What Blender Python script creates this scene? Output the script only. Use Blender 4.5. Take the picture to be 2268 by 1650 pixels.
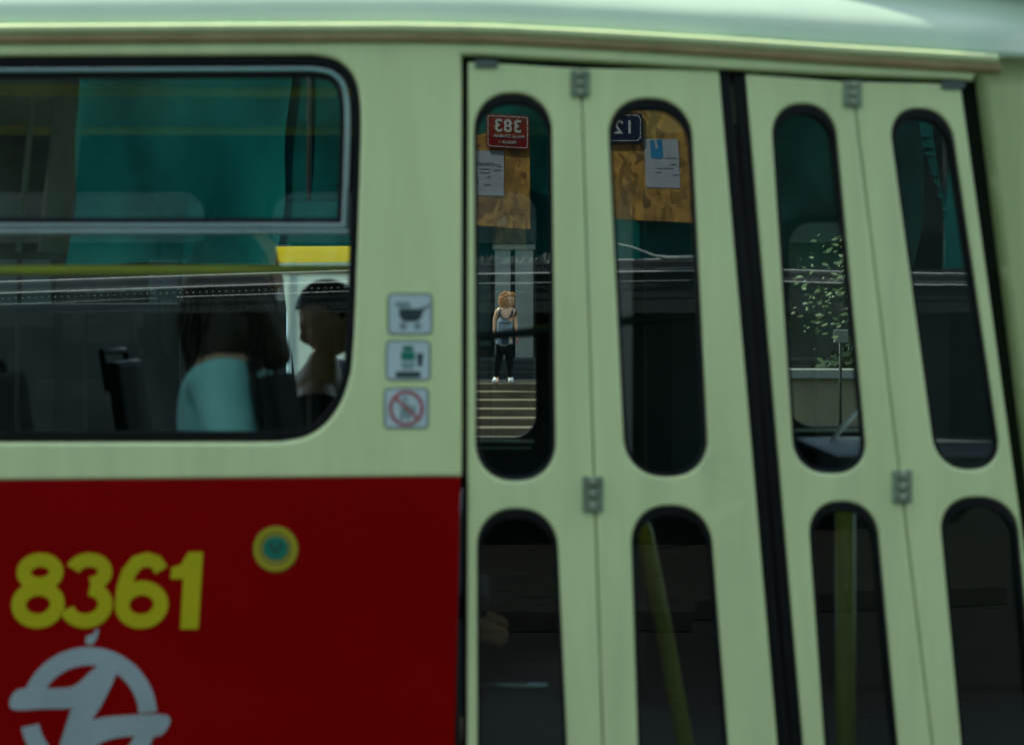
import bpy, bmesh, math, random
from mathutils import Vector, Matrix
R = math.radians
random.seed(7)
for o in list(bpy.data.objects): bpy.data.objects.remove(o)
SC = bpy.context.scene
COL = SC.collection

# ---------------------------------------------------------------- camera
F = 4252.0; CX = 1134.0; HY = 707.0; H = 2.0; T = 4.5   # focal length in plan pixels, eye height, distance of the tram side
cam = bpy.data.cameras.new('camera'); co = bpy.data.objects.new('camera', cam); COL.objects.link(co); SC.camera = co
co.location = (0, 0, H); co.rotation_euler = (R(90), 0, 0)
cam.sensor_width = 36; cam.lens = F*36/2268; cam.shift_y = -118/2268
cam.clip_start = .05; cam.clip_end = 2000
cam.dof.use_dof = True; cam.dof.focus_distance = 21; cam.dof.aperture_fstop = 3.8

# ---------------------------------------------------------------- sky, sun, exposure
SUN_EL, SUN_ROT = 54, -48
w = bpy.data.worlds.new('World'); SC.world = w; w.use_nodes = True
nt = w.node_tree; nt.nodes.clear()
wo = nt.nodes.new('ShaderNodeOutputWorld'); bg = nt.nodes.new('ShaderNodeBackground'); sky = nt.nodes.new('ShaderNodeTexSky')
sky.sky_type = 'NISHITA'; sky.sun_disc = False; sky.sun_elevation = R(SUN_EL); sky.sun_rotation = R(SUN_ROT)
bg.inputs[1].default_value = .15
tc = nt.nodes.new('ShaderNodeTexCoord'); nz = nt.nodes.new('ShaderNodeTexNoise'); rp = nt.nodes.new('ShaderNodeValToRGB'); mx = nt.nodes.new('ShaderNodeMix')
nz.inputs['Scale'].default_value = 2.6; nz.inputs['Detail'].default_value = 6
rp.color_ramp.elements[0].position = .46; rp.color_ramp.elements[1].position = .66
mx.data_type = 'RGBA'; mx.inputs['B'].default_value = (6.0, 6.1, 5.9, 1)
nt.links.new(tc.outputs['Generated'], nz.inputs['Vector']); nt.links.new(nz.outputs[0], rp.inputs[0]); nt.links.new(rp.outputs[0], mx.inputs['Factor'])
nt.links.new(sky.outputs[0], mx.inputs['A']); nt.links.new(mx.outputs['Result'], bg.inputs[0]); nt.links.new(bg.outputs[0], wo.inputs[0])
sl = bpy.data.lights.new('sun', 'SUN'); so = bpy.data.objects.new('sun', sl); COL.objects.link(so)
sl.energy = 5.0; sl.angle = R(.5); sl.color = (1, .93, .82)
sd = Vector((math.sin(R(SUN_ROT))*math.cos(R(SUN_EL)), math.cos(R(SUN_ROT))*math.cos(R(SUN_EL)), math.sin(R(SUN_EL))))
so.rotation_euler = sd.to_track_quat('Z', 'Y').to_euler(); so.location = (0, 20, 30)
SC.view_settings.view_transform = 'Standard'; SC.view_settings.look = 'None'; SC.view_settings.exposure = 1.05; SC.view_settings.gamma = 1
SC.cycles.max_bounces = 10; SC.cycles.transparent_max_bounces = 24; SC.cycles.glossy_bounces = 5; SC.cycles.diffuse_bounces = 4

# ---------------------------------------------------------------- materials
def mat(name, col, rough=.5, metal=0, coat=0, var=.12, vscale=6, bump=0, bscale=40, col2=None, spec=.5, emit=None, stretch=(1,1,1), coat_rough=.08):
    m = bpy.data.materials.new(name); m.use_nodes = True; t = m.node_tree; b = t.nodes['Principled BSDF']
    b.inputs['Roughness'].default_value = rough; b.inputs['Metallic'].default_value = metal
    b.inputs['Coat Weight'].default_value = coat; b.inputs['Coat Roughness'].default_value = coat_rough; b.inputs['Specular IOR Level'].default_value = spec
    tc = t.nodes.new('ShaderNodeTexCoord'); mp = t.nodes.new('ShaderNodeMapping'); mp.inputs['Scale'].default_value = stretch
    t.links.new(tc.outputs['Object'], mp.inputs['Vector'])
    n = t.nodes.new('ShaderNodeTexNoise'); n.inputs['Scale'].default_value = vscale; n.inputs['Detail'].default_value = 7; n.inputs['Roughness'].default_value = .6
    t.links.new(mp.outputs[0], n.inputs['Vector'])
    mx = t.nodes.new('ShaderNodeMix'); mx.data_type = 'RGBA'
    c2 = col2 or tuple(c*(1-var*2) for c in col)
    mx.inputs['A'].default_value = (*c2, 1); mx.inputs['B'].default_value = (*[min(1, c*(1+(0 if col2 else var*.4))) for c in col], 1)
    r = t.nodes.new('ShaderNodeMapRange'); r.inputs['From Min'].default_value = .3; r.inputs['From Max'].default_value = .62
    t.links.new(n.outputs[0], r.inputs[0]); t.links.new(r.outputs[0], mx.inputs['Factor']); t.links.new(mx.outputs['Result'], b.inputs['Base Color'])
    if bump:
        n2 = t.nodes.new('ShaderNodeTexNoise'); n2.inputs['Scale'].default_value = bscale; n2.inputs['Detail'].default_value = 5
        bp = t.nodes.new('ShaderNodeBump'); bp.inputs['Strength'].default_value = bump; bp.inputs['Distance'].default_value = .02
        t.links.new(mp.outputs[0], n2.inputs['Vector']); t.links.new(n2.outputs[0], bp.inputs['Height']); t.links.new(bp.outputs[0], b.inputs['Normal'])
    if emit: b.inputs['Emission Color'].default_value = (*emit[0], 1); b.inputs['Emission Strength'].default_value = emit[1]
    return m
def glass(name, fac, tint):
    m = bpy.data.materials.new(name); m.use_nodes = True; t = m.node_tree; t.nodes.clear()
    o = t.nodes.new('ShaderNodeOutputMaterial'); a = t.nodes.new('ShaderNodeBsdfTransparent'); g = t.nodes.new('ShaderNodeBsdfGlossy'); x = t.nodes.new('ShaderNodeMixShader')
    a.inputs[0].default_value = (*tint, 1); g.inputs['Roughness'].default_value = 0; g.inputs['Color'].default_value = (.93, 1, .97, 1)
    x.inputs[0].default_value = fac
    t.links.new(a.outputs[0], x.inputs[1]); t.links.new(g.outputs[0], x.inputs[2]); t.links.new(x.outputs[0], o.inputs[0]); return m
M = {}
M['cream'] = mat('cream_paint', (.74, .89, .44), .32, coat=.35, var=.055, vscale=2.6, bump=.12, bscale=1.6, stretch=(5, 5, .7))
M['red'] = mat('red_paint', (.28, .001, .001), .5, coat=0, var=.06, vscale=3, bump=.02, bscale=4, spec=.04)
M['roof'] = mat('roof_paint', (.44, .62, .42), .3, coat=.5, var=.05, vscale=2.5, bump=.05, bscale=3, coat_rough=.15)
M['ochre'] = mat('ochre_strip', (.70, .54, .27), .5, var=.12, vscale=8)  # ochre brown tone of the strip below the drip rail
M['rubber'] = mat('black_rubber', (.005, .006, .006), .6, var=.2, spec=.25)
M['alu'] = mat('aluminium', (.5, .58, .56), .28, metal=.85, var=.05)
M['steel'] = mat('dull_steel', (.16, .19, .17), .45, metal=.6, var=.15)
M['glass'] = glass('window_glass', .06, (.79, .87, .85))
M['farglass'] = glass('far_glass', .04, (.93, .97, .96))
M['white'] = mat('white_paint', (.72, .76, .76), .4, var=.04)
M['sticker'] = mat('sticker_white', (.55, .70, .68), .35, var=.04)
M['ink'] = mat('dark_ink', (.035, .06, .06), .4)
M['grey_ink'] = mat('grey_ink', (.24, .36, .34), .4)
M['green_ink'] = mat('green_ink', (.01, .2, .12), .4)
M['red_ink'] = mat('red_ink', (.42, .10, .11), .4)
M['yellow_ink'] = mat('yellow_ink', (.52, .48, .005), .4, var=.04, vscale=10)
M['olive_ink'] = mat('olive_ink', (.30, .27, .03), .4)
M['logo'] = mat('grey_white_ink', (.36, .46, .45), .4, var=.06, vscale=8)
M['yellow'] = mat('yellow_rail_paint', (.72, .55, .02), .3, coat=.4, var=.08)
M['lime'] = mat('yellow_green_rail_paint', (.95, .80, .02), .35, coat=.2, var=.08)
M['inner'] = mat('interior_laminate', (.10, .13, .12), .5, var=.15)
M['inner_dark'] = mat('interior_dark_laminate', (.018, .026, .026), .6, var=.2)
M['hinge'] = mat('grey_green_hinge_paint', (.30, .38, .25), .5, var=.15)
M['dull_yellow'] = mat('dull_yellow_pole_paint', (.26, .23, .012), .4, var=.1)
M['seat'] = mat('dark_seat_plastic', (.010, .009, .009), .7, spec=.15, var=.2)
M['floor'] = mat('rubber_floor', (.012, .012, .013), .7, bump=.2)
M['post'] = mat('pale_post_paint', (.72, .82, .76), .4, var=.08)
M['asphalt'] = mat('asphalt', (.015, .015, .015), .85, var=.2, vscale=30, bump=.4, bscale=200, spec=.08)
M['paving'] = mat('paving_stone', (.02, .019, .018), .8, var=.2, vscale=9, bump=.3, bscale=60, spec=.08)
M['stone'] = mat('step_stone', (.095, .066, .030), .75, var=.14, vscale=2.2, bump=.25, bscale=30)
M['wall_dark'] = mat('dark_stone', (.018, .022, .02), .85, var=.3, vscale=1.3, bump=.3, bscale=12)  # very dark base colour for the far building and the walls beside the steps
M['pilaster'] = mat('grey_sandstone', (.22, .22, .19), .8, var=.15, vscale=1.5, bump=.3, bscale=14)
M['wall_beige'] = mat('beige_render', (.20, .165, .10), .85, var=.15, vscale=1.5, bump=.2, bscale=20)
M['facade'] = mat('grey_brown_facade', (.014, .024, .022), .9, spec=.1, var=.3, vscale=1.1, bump=.2, bscale=14)
M['darkglass'] = mat('dark_pane', (.012, .03, .03), .35, var=.1)
M['tealglass'] = mat('teal_pane', (.05, .12, .11), .25, var=.3, vscale=1.2)
M['net'] = mat('teal_scaffold_netting', (.002, .205, .185), .8, var=.28, vscale=1.1, bump=.5, bscale=9, spec=.15, stretch=(1, 1, .5))
M['net_left'] = mat('dark_grey_netting', (.035, .055, .045), .85, var=.4, vscale=1.6, bump=.5, bscale=9, spec=.1)  # darkest grey tone of the netting, for its left end
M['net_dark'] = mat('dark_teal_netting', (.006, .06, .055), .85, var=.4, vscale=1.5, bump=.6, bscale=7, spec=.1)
M['net_dull'] = mat('dull_teal_netting', (.003, .15, .135), .85, var=.35, vscale=1.3, bump=.5, bscale=9, spec=.1)
m_ = mat('strand_board', (.46, .25, .055), .7, var=.2, vscale=5, bump=.2, bscale=60); t_ = m_.node_tree; b_ = t_.nodes['Principled BSDF']
src = b_.inputs['Base Color'].links[0].from_socket; tc_ = t_.nodes.new('ShaderNodeTexCoord'); n_ = t_.nodes.new('ShaderNodeTexNoise'); n_.inputs['Scale'].default_value = 5
ad = t_.nodes.new('ShaderNodeVectorMath'); ad.operation = 'MULTIPLY_ADD'; ad.inputs[1].default_value = (.22, .22, .22); t_.links.new(n_.outputs['Color'], ad.inputs[0]); t_.links.new(tc_.outputs['Object'], ad.inputs[2]); t_.links.new(tc_.outputs['Object'], n_.inputs['Vector'])
vo = t_.nodes.new('ShaderNodeTexVoronoi'); vo.inputs['Scale'].default_value = 26; mp_ = t_.nodes.new('ShaderNodeMapping'); mp_.inputs['Scale'].default_value = (1, 1, .38); mp_.inputs['Rotation'].default_value = (0, .7, 0)
t_.links.new(ad.outputs[0], mp_.inputs['Vector']); t_.links.new(mp_.outputs[0], vo.inputs['Vector']); sep = t_.nodes.new('ShaderNodeSeparateColor'); t_.links.new(vo.outputs['Color'], sep.inputs[0])
mr = t_.nodes.new('ShaderNodeMapRange'); mr.inputs['To Min'].default_value = .45; mr.inputs['To Max'].default_value = 1.45; t_.links.new(sep.outputs[0], mr.inputs[0])
vm = t_.nodes.new('ShaderNodeVectorMath'); vm.operation = 'SCALE'; t_.links.new(src, vm.inputs[0]); t_.links.new(mr.outputs[0], vm.inputs['Scale']); t_.links.new(vm.outputs[0], b_.inputs['Base Color'])
M['osb'] = m_
M['paper'] = mat('paper', (.42, .47, .52), .7, var=.05)
M['blue'] = mat('blue_print', (.02, .24, .50), .5)
M['pred'] = mat('enamel_red', (.26, .012, .012), .25, coat=.4, var=.08)
M['pblue'] = mat('enamel_blue', (.012, .02, .06), .25, coat=.4, var=.08)
M['pwhite'] = mat('enamel_white', (.62, .64, .60), .3, var=.05)
M['fascia'] = mat('grey_fascia_sheet', (.14, .13, .14), .6, var=.2)
M['sheet'] = mat('white_plastic_sheet', (.5, .56, .55), .5, var=.2, vscale=12)
M['skin'] = mat('skin', (.74, .40, .24), .5, var=.08, vscale=20)
M['hair'] = mat('curly_blonde_brown_hair', (.62, .27, .07), .5, col2=(.26, .09, .025), vscale=40)
M['hair_dark'] = mat('dark_brown_hair', (.045, .022, .011), .45, var=.3, vscale=30, stretch=(4, 4, 1), bump=.4)
M['hair_black'] = mat('black_hair', (.02, .03, .028), .5, var=.3, vscale=30)
M['tank'] = mat('grey_patterned_jersey', (.26, .32, .36), .8, vscale=45, col2=(.11, .14, .17))
M['navy'] = mat('navy_trim', (.02, .025, .04), .7)
M['legging'] = mat('black_legging', (.007, .007, .009), .9, spec=.08)
M['shoe'] = mat('white_canvas', (.75, .76, .76), .6)
M['shirt'] = mat('pale_teal_shirt', (.45, .88, .85), .8, var=.12, vscale=5, bump=1, bscale=7, stretch=(1, 1, .5))
M['jacket'] = mat('black_jacket', (.01, .01, .011), .7)
M['collar'] = mat('white_collar', (.6, .6, .62), .7)
M['leaf'] = mat('leaf_green', (.07, .11, .035), .65, spec=.2, var=.3, vscale=3)
M['bark'] = mat('bark', (.07, .055, .04), .9, bump=.6, bscale=30)
M['hedge'] = mat('hedge_leaf', (.022, .04, .018), .8, spec=.08, var=.3, vscale=4)
M['canvas'] = mat('white_canvas_cloth', (.62, .66, .72), .8, var=.05)
M['dot'] = mat('rivet_metal', (.8, .8, .76), .3, metal=.5)

def cloth(name, col):
    m = mat(name, col, .8, var=.06); t = m.node_tree; b = t.nodes['Principled BSDF']; o = t.nodes['Material Output']
    tr = t.nodes.new('ShaderNodeBsdfTranslucent'); x = t.nodes.new('ShaderNodeMixShader'); tr.inputs[0].default_value = (*col, 1); x.inputs[0].default_value = .6
    t.links.new(b.outputs[0], x.inputs[1]); t.links.new(tr.outputs[0], x.inputs[2]); t.links.new(x.outputs[0], o.inputs[0]); return m
M['cloth_white'] = cloth('white_awning_cloth', (.72, .76, .70)); M['cloth_yellow'] = cloth('yellow_awning_cloth', (.9, .72, .03))
# ---------------------------------------------------------------- helpers
def tag(o, label=None, cat=None, group=None, kind=None):
    if label: o['label'] = label
    if cat: o['category'] = cat
    if group: o['group'] = group
    if kind: o['kind'] = kind
    return o
def empty(name, loc=(0, 0, 0), **k):
    o = bpy.data.objects.new(name, None); COL.objects.link(o); o.location = loc; o.empty_display_size = .2; return tag(o, **k)
def obj(name, bm, m, parent=None, smooth=False, **k):
    me = bpy.data.meshes.new(name); bmesh.ops.recalc_face_normals(bm, faces=bm.faces[:]); bm.to_mesh(me); bm.free()
    for x in (m if isinstance(m, (list, tuple)) else [m]): me.materials.append(x)
    if smooth:
        for p in me.polygons: p.use_smooth = True
    o = bpy.data.objects.new(name, me); COL.objects.link(o)
    if parent:
        o.parent = parent; off = Vector((0, 0, 0)); q = parent
        while q: off += q.location; q = q.parent
        o.location = -off
    return tag(o, **k)
def dep(x):
    if x <= 1600: return T
    d = T + (x-1600)*.00016
    if x > 2170: d += (x-2170)**2*1.1e-6
    return d
def P(x, y, d=None):
    if d is None: d = dep(x)
    return Vector(((x-CX)/F*d, d, H-(y-HY)/F*d))
def V(x, y, D=14.8):   # where the reflected thing stands, behind the camera
    return Vector(((x-CX)/F*D, 2*T-D, H-(y-HY)/F*D))
def smooth_loop(pts, n=6, closed=True):
    out = []; L = len(pts)
    for i in range(L if closed else L-1):
        p0, p1, p2, p3 = [Vector(pts[(i+k-1) % L] if closed else pts[max(0, min(L-1, i+k-1))]) for k in range(4)]
        for j in range(n):
            t = j/n; out.append(.5*((2*p1)+(p2-p0)*t+(2*p0-5*p1+4*p2-p3)*t*t+(3*p1-p0-3*p2+p3)*t**3))
    if not closed: out.append(Vector(pts[-1]))
    return [tuple(p) for p in out]
def capsule(x0t, x1t, x0b, x1b, yt, yb, rt, n=9, grow=0):
    """upright rounded slot leaning from (x0t..x1t) at yt to (x0b..x1b) at yb"""
    x0t -= grow; x0b -= grow; x1t += grow; x1b += grow; yt -= grow; yb += grow
    def lx(y): return x0t+(x0b-x0t)*(y-yt)/(yb-yt)
    def rx(y): return x1t+(x1b-x1t)*(y-yt)/(yb-yt)
    pts = []
    for (cy, s) in ((yt+rt, -1), (yb-rt, 1)):
        seq = range(2*n+1)
        for k in seq:
            a = math.pi*k/(2*n)
            y = cy+s*rt*math.sin(a)
            L, Rr = lx(y), rx(y); c = (L+Rr)/2; hw = (Rr-L)/2
            e = math.copysign(abs(math.cos(a))**.85, math.cos(a))
            pts.append((c-hw*e, y) if s < 0 else (c+hw*e, y))
    return pts
def lerp_out(pts, step=60):
    out = []
    for i, p in enumerate(pts):
        q = pts[(i+1) % len(pts)]; d = math.dist(p, q); n = max(1, int(d/step))
        for k in range(n): out.append((p[0]+(q[0]-p[0])*k/n, p[1]+(q[1]-p[1])*k/n))
    return out
def offset_loop(pts, d):
    """move a closed loop d plan pixels to its inside"""
    sg = 1 if area(pts) > 0 else -1; n = len(pts); out = []
    for i in range(n):
        p = Vector(pts[i]); a = p-Vector(pts[i-1]); b = Vector(pts[(i+1) % n])-p
        a = a.normalized() if a.length > 1e-6 else b.normalized(); b = b.normalized() if b.length > 1e-6 else a
        n1 = Vector((-a.y, a.x)); n2 = Vector((-b.y, b.x)); m = n1+n2
        m = m.normalized() if m.length > 1e-4 else n1
        k = 1/max(.45, m.dot(n1)); out.append(tuple(p+m*sg*d*k))
    return out
def plate(bm, outer, holes=(), front=0.0, thick=.03, surf=P, bevel=0, mi=0, sgn=1):
    """a sheet with holes, its front at surf()+front in depth, thick metres thick, edges rounded by bevel"""
    polys = [list(outer)]+[list(h) for h in holes]; px_ = bevel*F/T
    steps = [(1, 0), (.62, .08), (.29, .29), (.08, .62), (0, 1)] if bevel else [(0, 0)]   # (inset share, depth share)
    rings = []
    for j, poly in enumerate(polys):
        rr = []
        for s_, dd in steps:
            q = offset_loop(poly, px_*s_*(1 if j == 0 else -1)) if bevel else poly
            rr.append([bm.verts.new(surf(x, y)+Vector((0, sgn*(front+dd*bevel), 0))) for x, y in q])
        rr.append([bm.verts.new(surf(x, y)+Vector((0, sgn*(front+thick), 0))) for x, y in poly])
        rings.append((rr, offset_loop(poly, px_*(1 if j == 0 else -1)) if bevel else poly, poly))
    for which in (0, -1):
        lps = [r[0][which] for r in rings]; fl = [r[1] if which == 0 else r[2] for r in rings]; edges = []
        save = {v: v.co.copy() for lp in lps for v in lp}
        for lp, pts in zip(lps, fl):
            for v, (x, y) in zip(lp, pts): v.co = Vector((x*.001, 0, -y*.001))
            edges += [bm.edges.new((lp[i], lp[(i+1) % len(lp)])) for i in range(len(lp))]
        r = bmesh.ops.triangle_fill(bm, edges=edges, use_beauty=True, use_dissolve=False, normal=Vector((0, -1, 0)))
        for g in r['geom']:
            if isinstance(g, bmesh.types.BMFace): g.material_index = mi
        for v, c in save.items(): v.co = c
    for rr, _, _ in rings:
        for a, b in zip(rr, rr[1:]):
            for i in range(len(a)):
                k = (i+1) % len(a); g = bm.faces.new((a[i], a[k], b[k], b[i])); g.material_index = mi
                if b is not rr[-1]: g.smooth = True
    return bm
def PL(name, outer, m, parent=None, holes=(), **k):
    kk = {a: k.pop(a) for a in ('front', 'thick', 'surf', 'bevel', 'sgn') if a in k}
    return obj(name, plate(bmesh.new(), outer, holes, **kk), m, parent, **k)
def box(bm, x0, x1, y0, y1, z0, z1, bev=0, mi=0):
    vs = [bm.verts.new((x, y, z)) for x in (x0, x1) for y in (y0, y1) for z in (z0, z1)]
    fs = [bm.faces.new([vs[i] for i in q]) for q in ((0, 1, 3, 2), (4, 6, 7, 5), (0, 4, 5, 1), (2, 3, 7, 6), (0, 2, 6, 4), (1, 5, 7, 3))]
    for f in fs: f.material_index = mi
    if bev: bmesh.ops.bevel(bm, geom=list({e for f in fs for e in f.edges}), offset=bev, segments=2, affect='EDGES', profile=.6)
    return bm
def BX(name, dims, m, parent=None, bev=0, **k): return obj(name, box(bmesh.new(), *dims, bev), m, parent, **k)
def tube(bm, pts, r, seg=12, mi=0):
    pts = [Vector(p) for p in pts]; rings = []; rr = r if isinstance(r, (list, tuple)) else [r]*len(pts)
    for i, p in enumerate(pts):
        t = (pts[min(i+1, len(pts)-1)]-pts[max(i-1, 0)]).normalized()
        a = t.orthogonal().normalized() if i == 0 else (u-t*u.dot(t)).normalized()
        u = a; b = t.cross(a)
        rings.append([bm.verts.new(p+(a*math.cos(2*math.pi*k/seg)+b*math.sin(2*math.pi*k/seg))*rr[i]) for k in range(seg)])
    for i in range(len(rings)-1):
        for k in range(seg):
            f = bm.faces.new((rings[i][k], rings[i][(k+1) % seg], rings[i+1][(k+1) % seg], rings[i+1][k])); f.material_index = mi; f.smooth = True
    for rg in (rings[0], rings[-1]):
        f = bm.faces.new(rg); f.material_index = mi
    return bm
def TB(name, pts, r, m, parent=None, seg=12, **k): return obj(name, tube(bmesh.new(), pts, r, seg), m, parent, **k)
def stroke(bm, pts, wd, closed=False, **k):
    """a ribbon of width wd along a path in plan pixels, cut from one sheet"""
    pts = [Vector(p) for p in pts]; n = len(pts); L = []; Rr = []
    for i, p in enumerate(pts):
        a = pts[(i-1) % n] if closed or i > 0 else p; b = pts[(i+1) % n] if closed or i < n-1 else p
        t = (b-a).normalized(); nn = Vector((-t.y, t.x)); h = (wd[i] if isinstance(wd, list) else wd)/2
        L.append(tuple(p+nn*h)); Rr.append(tuple(p-nn*h))
    if closed: return plate(bm, L if abs(area(L)) > abs(area(Rr)) else Rr, [Rr if abs(area(L)) > abs(area(Rr)) else L], **k)
    return plate(bm, L+Rr[::-1], **k)
def area(p): return sum(p[i][0]*p[(i+1) % len(p)][1]-p[(i+1) % len(p)][0]*p[i][1] for i in range(len(p)))/2
def ell(cx, cy, rx, ry, a0=0, a1=360, n=28):
    full = abs(a1-a0) >= 360; m = n if full else n-1
    return [(cx+rx*math.cos(R(a0+(a1-a0)*k/m)), cy+ry*math.sin(R(a0+(a1-a0)*k/m))) for k in range(n)]
def rrect(x0, x1, y0, y1, r, n=5):
    out = []
    for cx, cy, a in ((x1-r, y0+r, -90), (x1-r, y1-r, 0), (x0+r, y1-r, 90), (x0+r, y0+r, 180)):
        out += [(cx+r*math.cos(R(a+90*k/n)), cy+r*math.sin(R(a+90*k/n))) for k in range(n+1)]
    return out
def skinned(verts, edges, radii, sub=2):
    me = bpy.data.meshes.new('tmp'); me.from_pydata([tuple(v) for v in verts], edges, [])
    o = bpy.data.objects.new('tmp', me); COL.objects.link(o)
    o.modifiers.new('s', 'SKIN').use_smooth_shade = True
    for i, r in enumerate(radii):
        s = me.skin_vertices[0].data[i]; s.radius = r if isinstance(r, tuple) else (r, r)
    me.skin_vertices[0].data[0].use_root = True
    s = o.modifiers.new('u', 'SUBSURF'); s.levels = sub; s.render_levels = sub
    dg = bpy.context.evaluated_depsgraph_get(); dg.update()
    nm = bpy.data.meshes.new_from_object(o.evaluated_get(dg)); bm = bmesh.new(); bm.from_mesh(nm)
    bpy.data.objects.remove(o); bpy.data.meshes.remove(me); bpy.data.meshes.remove(nm)
    for f in bm.faces: f.smooth = True
    return bm
def text_bm(s, size, origin, right, up, depth=.003, offset=0.0, shear=0.0, align='CENTER', spacing=1.0):
    c = bpy.data.curves.new('t', 'FONT'); c.body = s; c.size = size; c.extrude = depth/2; c.offset = offset; c.shear = shear; c.align_x = align; c.align_y = 'CENTER'; c.space_character = spacing
    o = bpy.data.objects.new('t', c); COL.objects.link(o); dg = bpy.context.evaluated_depsgraph_get(); dg.update()
    me = bpy.data.meshes.new_from_object(o.evaluated_get(dg)); bm = bmesh.new(); bm.from_mesh(me)
    r = Vector(right).normalized(); u = Vector(up).normalized(); n = r.cross(u)
    Mx = Matrix((r, u, n)).transposed().to_4x4(); Mx.translation = Vector(origin)
    bmesh.ops.transform(bm, matrix=Mx, verts=bm.verts[:])
    bpy.data.objects.remove(o); bpy.data.curves.remove(c); bpy.data.meshes.remove(me); return bm

# ================================================================ THE SETTING
bm = bmesh.new(); box(bm, -400, 400, -400, 400, -.3, 0); obj('street', bm, M['asphalt'], kind='structure')
bm = bmesh.new(); box(bm, -60, 60, -40, -3.2, .004, .14, .01); obj('pavement', bm, M['paving'], kind='structure')
bm = bmesh.new()
for y in (4.95, 6.385): box(bm, -60, 60, y, y+.065, -.1, .02)
obj('tram_track', bm, M['steel'], kind='structure')
bm = bmesh.new(); box(bm, -60, 60, 34.6, 90, 0, .838); obj('plaza', bm, M['paving'], kind='structure')

# ---- stairs beyond the tram
st = empty('stone_stairs', (0, 34, 0), label='broad flight of pale stone steps the woman in the tank top stands on', cat='stairs')
for k in range(7):
    z = .84-.12*k; y = 34.5-.7*k
    BX('step', (-2.85, 9, y, y+.71 if k else y+.3, 0, z), M['stone'], st, bev=.012)
BX('flank_wall', (-5.2, -2.86, 30.0, 34.59, 0, 2.3), M['wall_dark'], st, bev=.02)
BX('flank_wall', (-14, -5.21, 30.6, 34.59, 0, 2.25), M['wall_dark'], st, bev=.02)
up = empty('upper_stairs', (0, 38, .838), label='three low dark steps behind the woman at the foot of the stone building', cat='stairs')
for k in range(3): BX('step', (-13, 13, 38+.45*k, 38+.45*(k+1)-.002 if k < 2 else 41.9, .836, .95+.11*k), M['wall_dark'], up, bev=.01)

# ---- stone building beyond
sb = empty('stone_building', (0, 42, .8), label='dark stone building with tall grey pilasters behind the sunlit steps', cat='building')
bm = bmesh.new()
holes = []
box(bm, -16, 16, 42, 50, .8, 9); obj('wall', bm, M['wall_dark'], sb)
def px(x, D): return (x-CX)/F*D
for (a, b) in ((560, 640), (1096, 1131), (1141, 1181), (1560, 1640), (-260, -180)):
    bm = bmesh.new(); x0, x1 = px(a, 41.6), px(b, 41.6)
    box(bm, x0, x1, 41.45, 41.98, 1.1, 3.5, .02); box(bm, x0-.05, x1+.05, 41.4, 42.02, 3.5, 3.62, .02); box(bm, x0-.04, x1+.04, 41.4, 42.02, 1.0, 1.12, .02)
    obj('pilaster', bm, M['pilaster'], sb)
BX('entablature', (-15.5, 15.5, 41.3, 42.05, 3.63, 4.3), M['wall_dark'], sb, bev=.03)
for x0 in (-11.5, -8, -4.6, -1.9, .55, 4.5, 8, 11):
    f = BX('window', (x0, x0+1.5, 41.9, 42.0, 1.4, 3.3), M['tealglass'] if x0 == .55 else M['darkglass'], sb)
    bm = bmesh.new()
    for q in (x0, x0+.72, x0+1.44): box(bm, q, q+.06, 41.84, 41.97, 1.4, 3.3)
    obj('frame', bm, M['facade'], f)
BX('roof', (-16.4, 16.4, 41.2, 50.4, 9, 9.35), M['wall_dark'], sb, bev=.03)
for x0 in (-12, -8, -4, 0, 4, 8, 12): BX('window', (x0-.6, x0+.6, 41.95, 42.0, 5.3, 7.4), M['darkglass'], sb)

# ---- garden corner seen through the cab: wall, hedge, sign, tree
gx0 = px(1690, 24)
gw = empty('garden_wall', (4, 24, 0), label='low sunlit beige rendered garden wall under the tree', cat='wall')
BX('wall', (gx0, 9, 24, 24.3, 0, H-(838-HY)/F*24), M['wall_beige'], gw)
BX('coping', (gx0-.05, 9, 23.9, 24.4, H-(838-HY)/F*24, H-(818-HY)/F*24), M['pilaster'], gw, bev=.01)
bm = bmesh.new()
for i in range(9000):
    u = random.random(); x = gx0+.2+random.random()*5.2; y = 24.6+random.random()*1.2; z = .5+random.random()*(1.0+.25*math.sin(x*3)); s = .05+.05*random.random()
    c = Vector((x, y, z)); a = Vector((random.gauss(0, 1), random.gauss(0, 1), random.gauss(0, 1))).normalized(); b = a.orthogonal().normalized()
    bm.faces.new([bm.verts.new(c+q) for q in (a*s, b*s*.5, -a*s, -b*s*.5)])
obj('garden_hedge', bm, M['hedge'], label='dark green clipped hedge behind the low beige wall', cat='hedge')
# pale arched stone frame left of the wall
sg = empty('small_signboard', (px(1862, 22), 22, 0), label='small white board on a thin dark post under the tree branches', cat='sign')
bm = bmesh.new(); c = P(1862, 745, 22); box(bm, c.x-.085, c.x+.085, 21.98, 22.0, c.z-.075, c.z+.075, .01); obj('board', bm, M['pilaster'], sg)
TB('post', [(c.x, 22.02, 0), (c.x, 22.02, c.z+.05)], .018, M['rubber'], sg)

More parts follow.
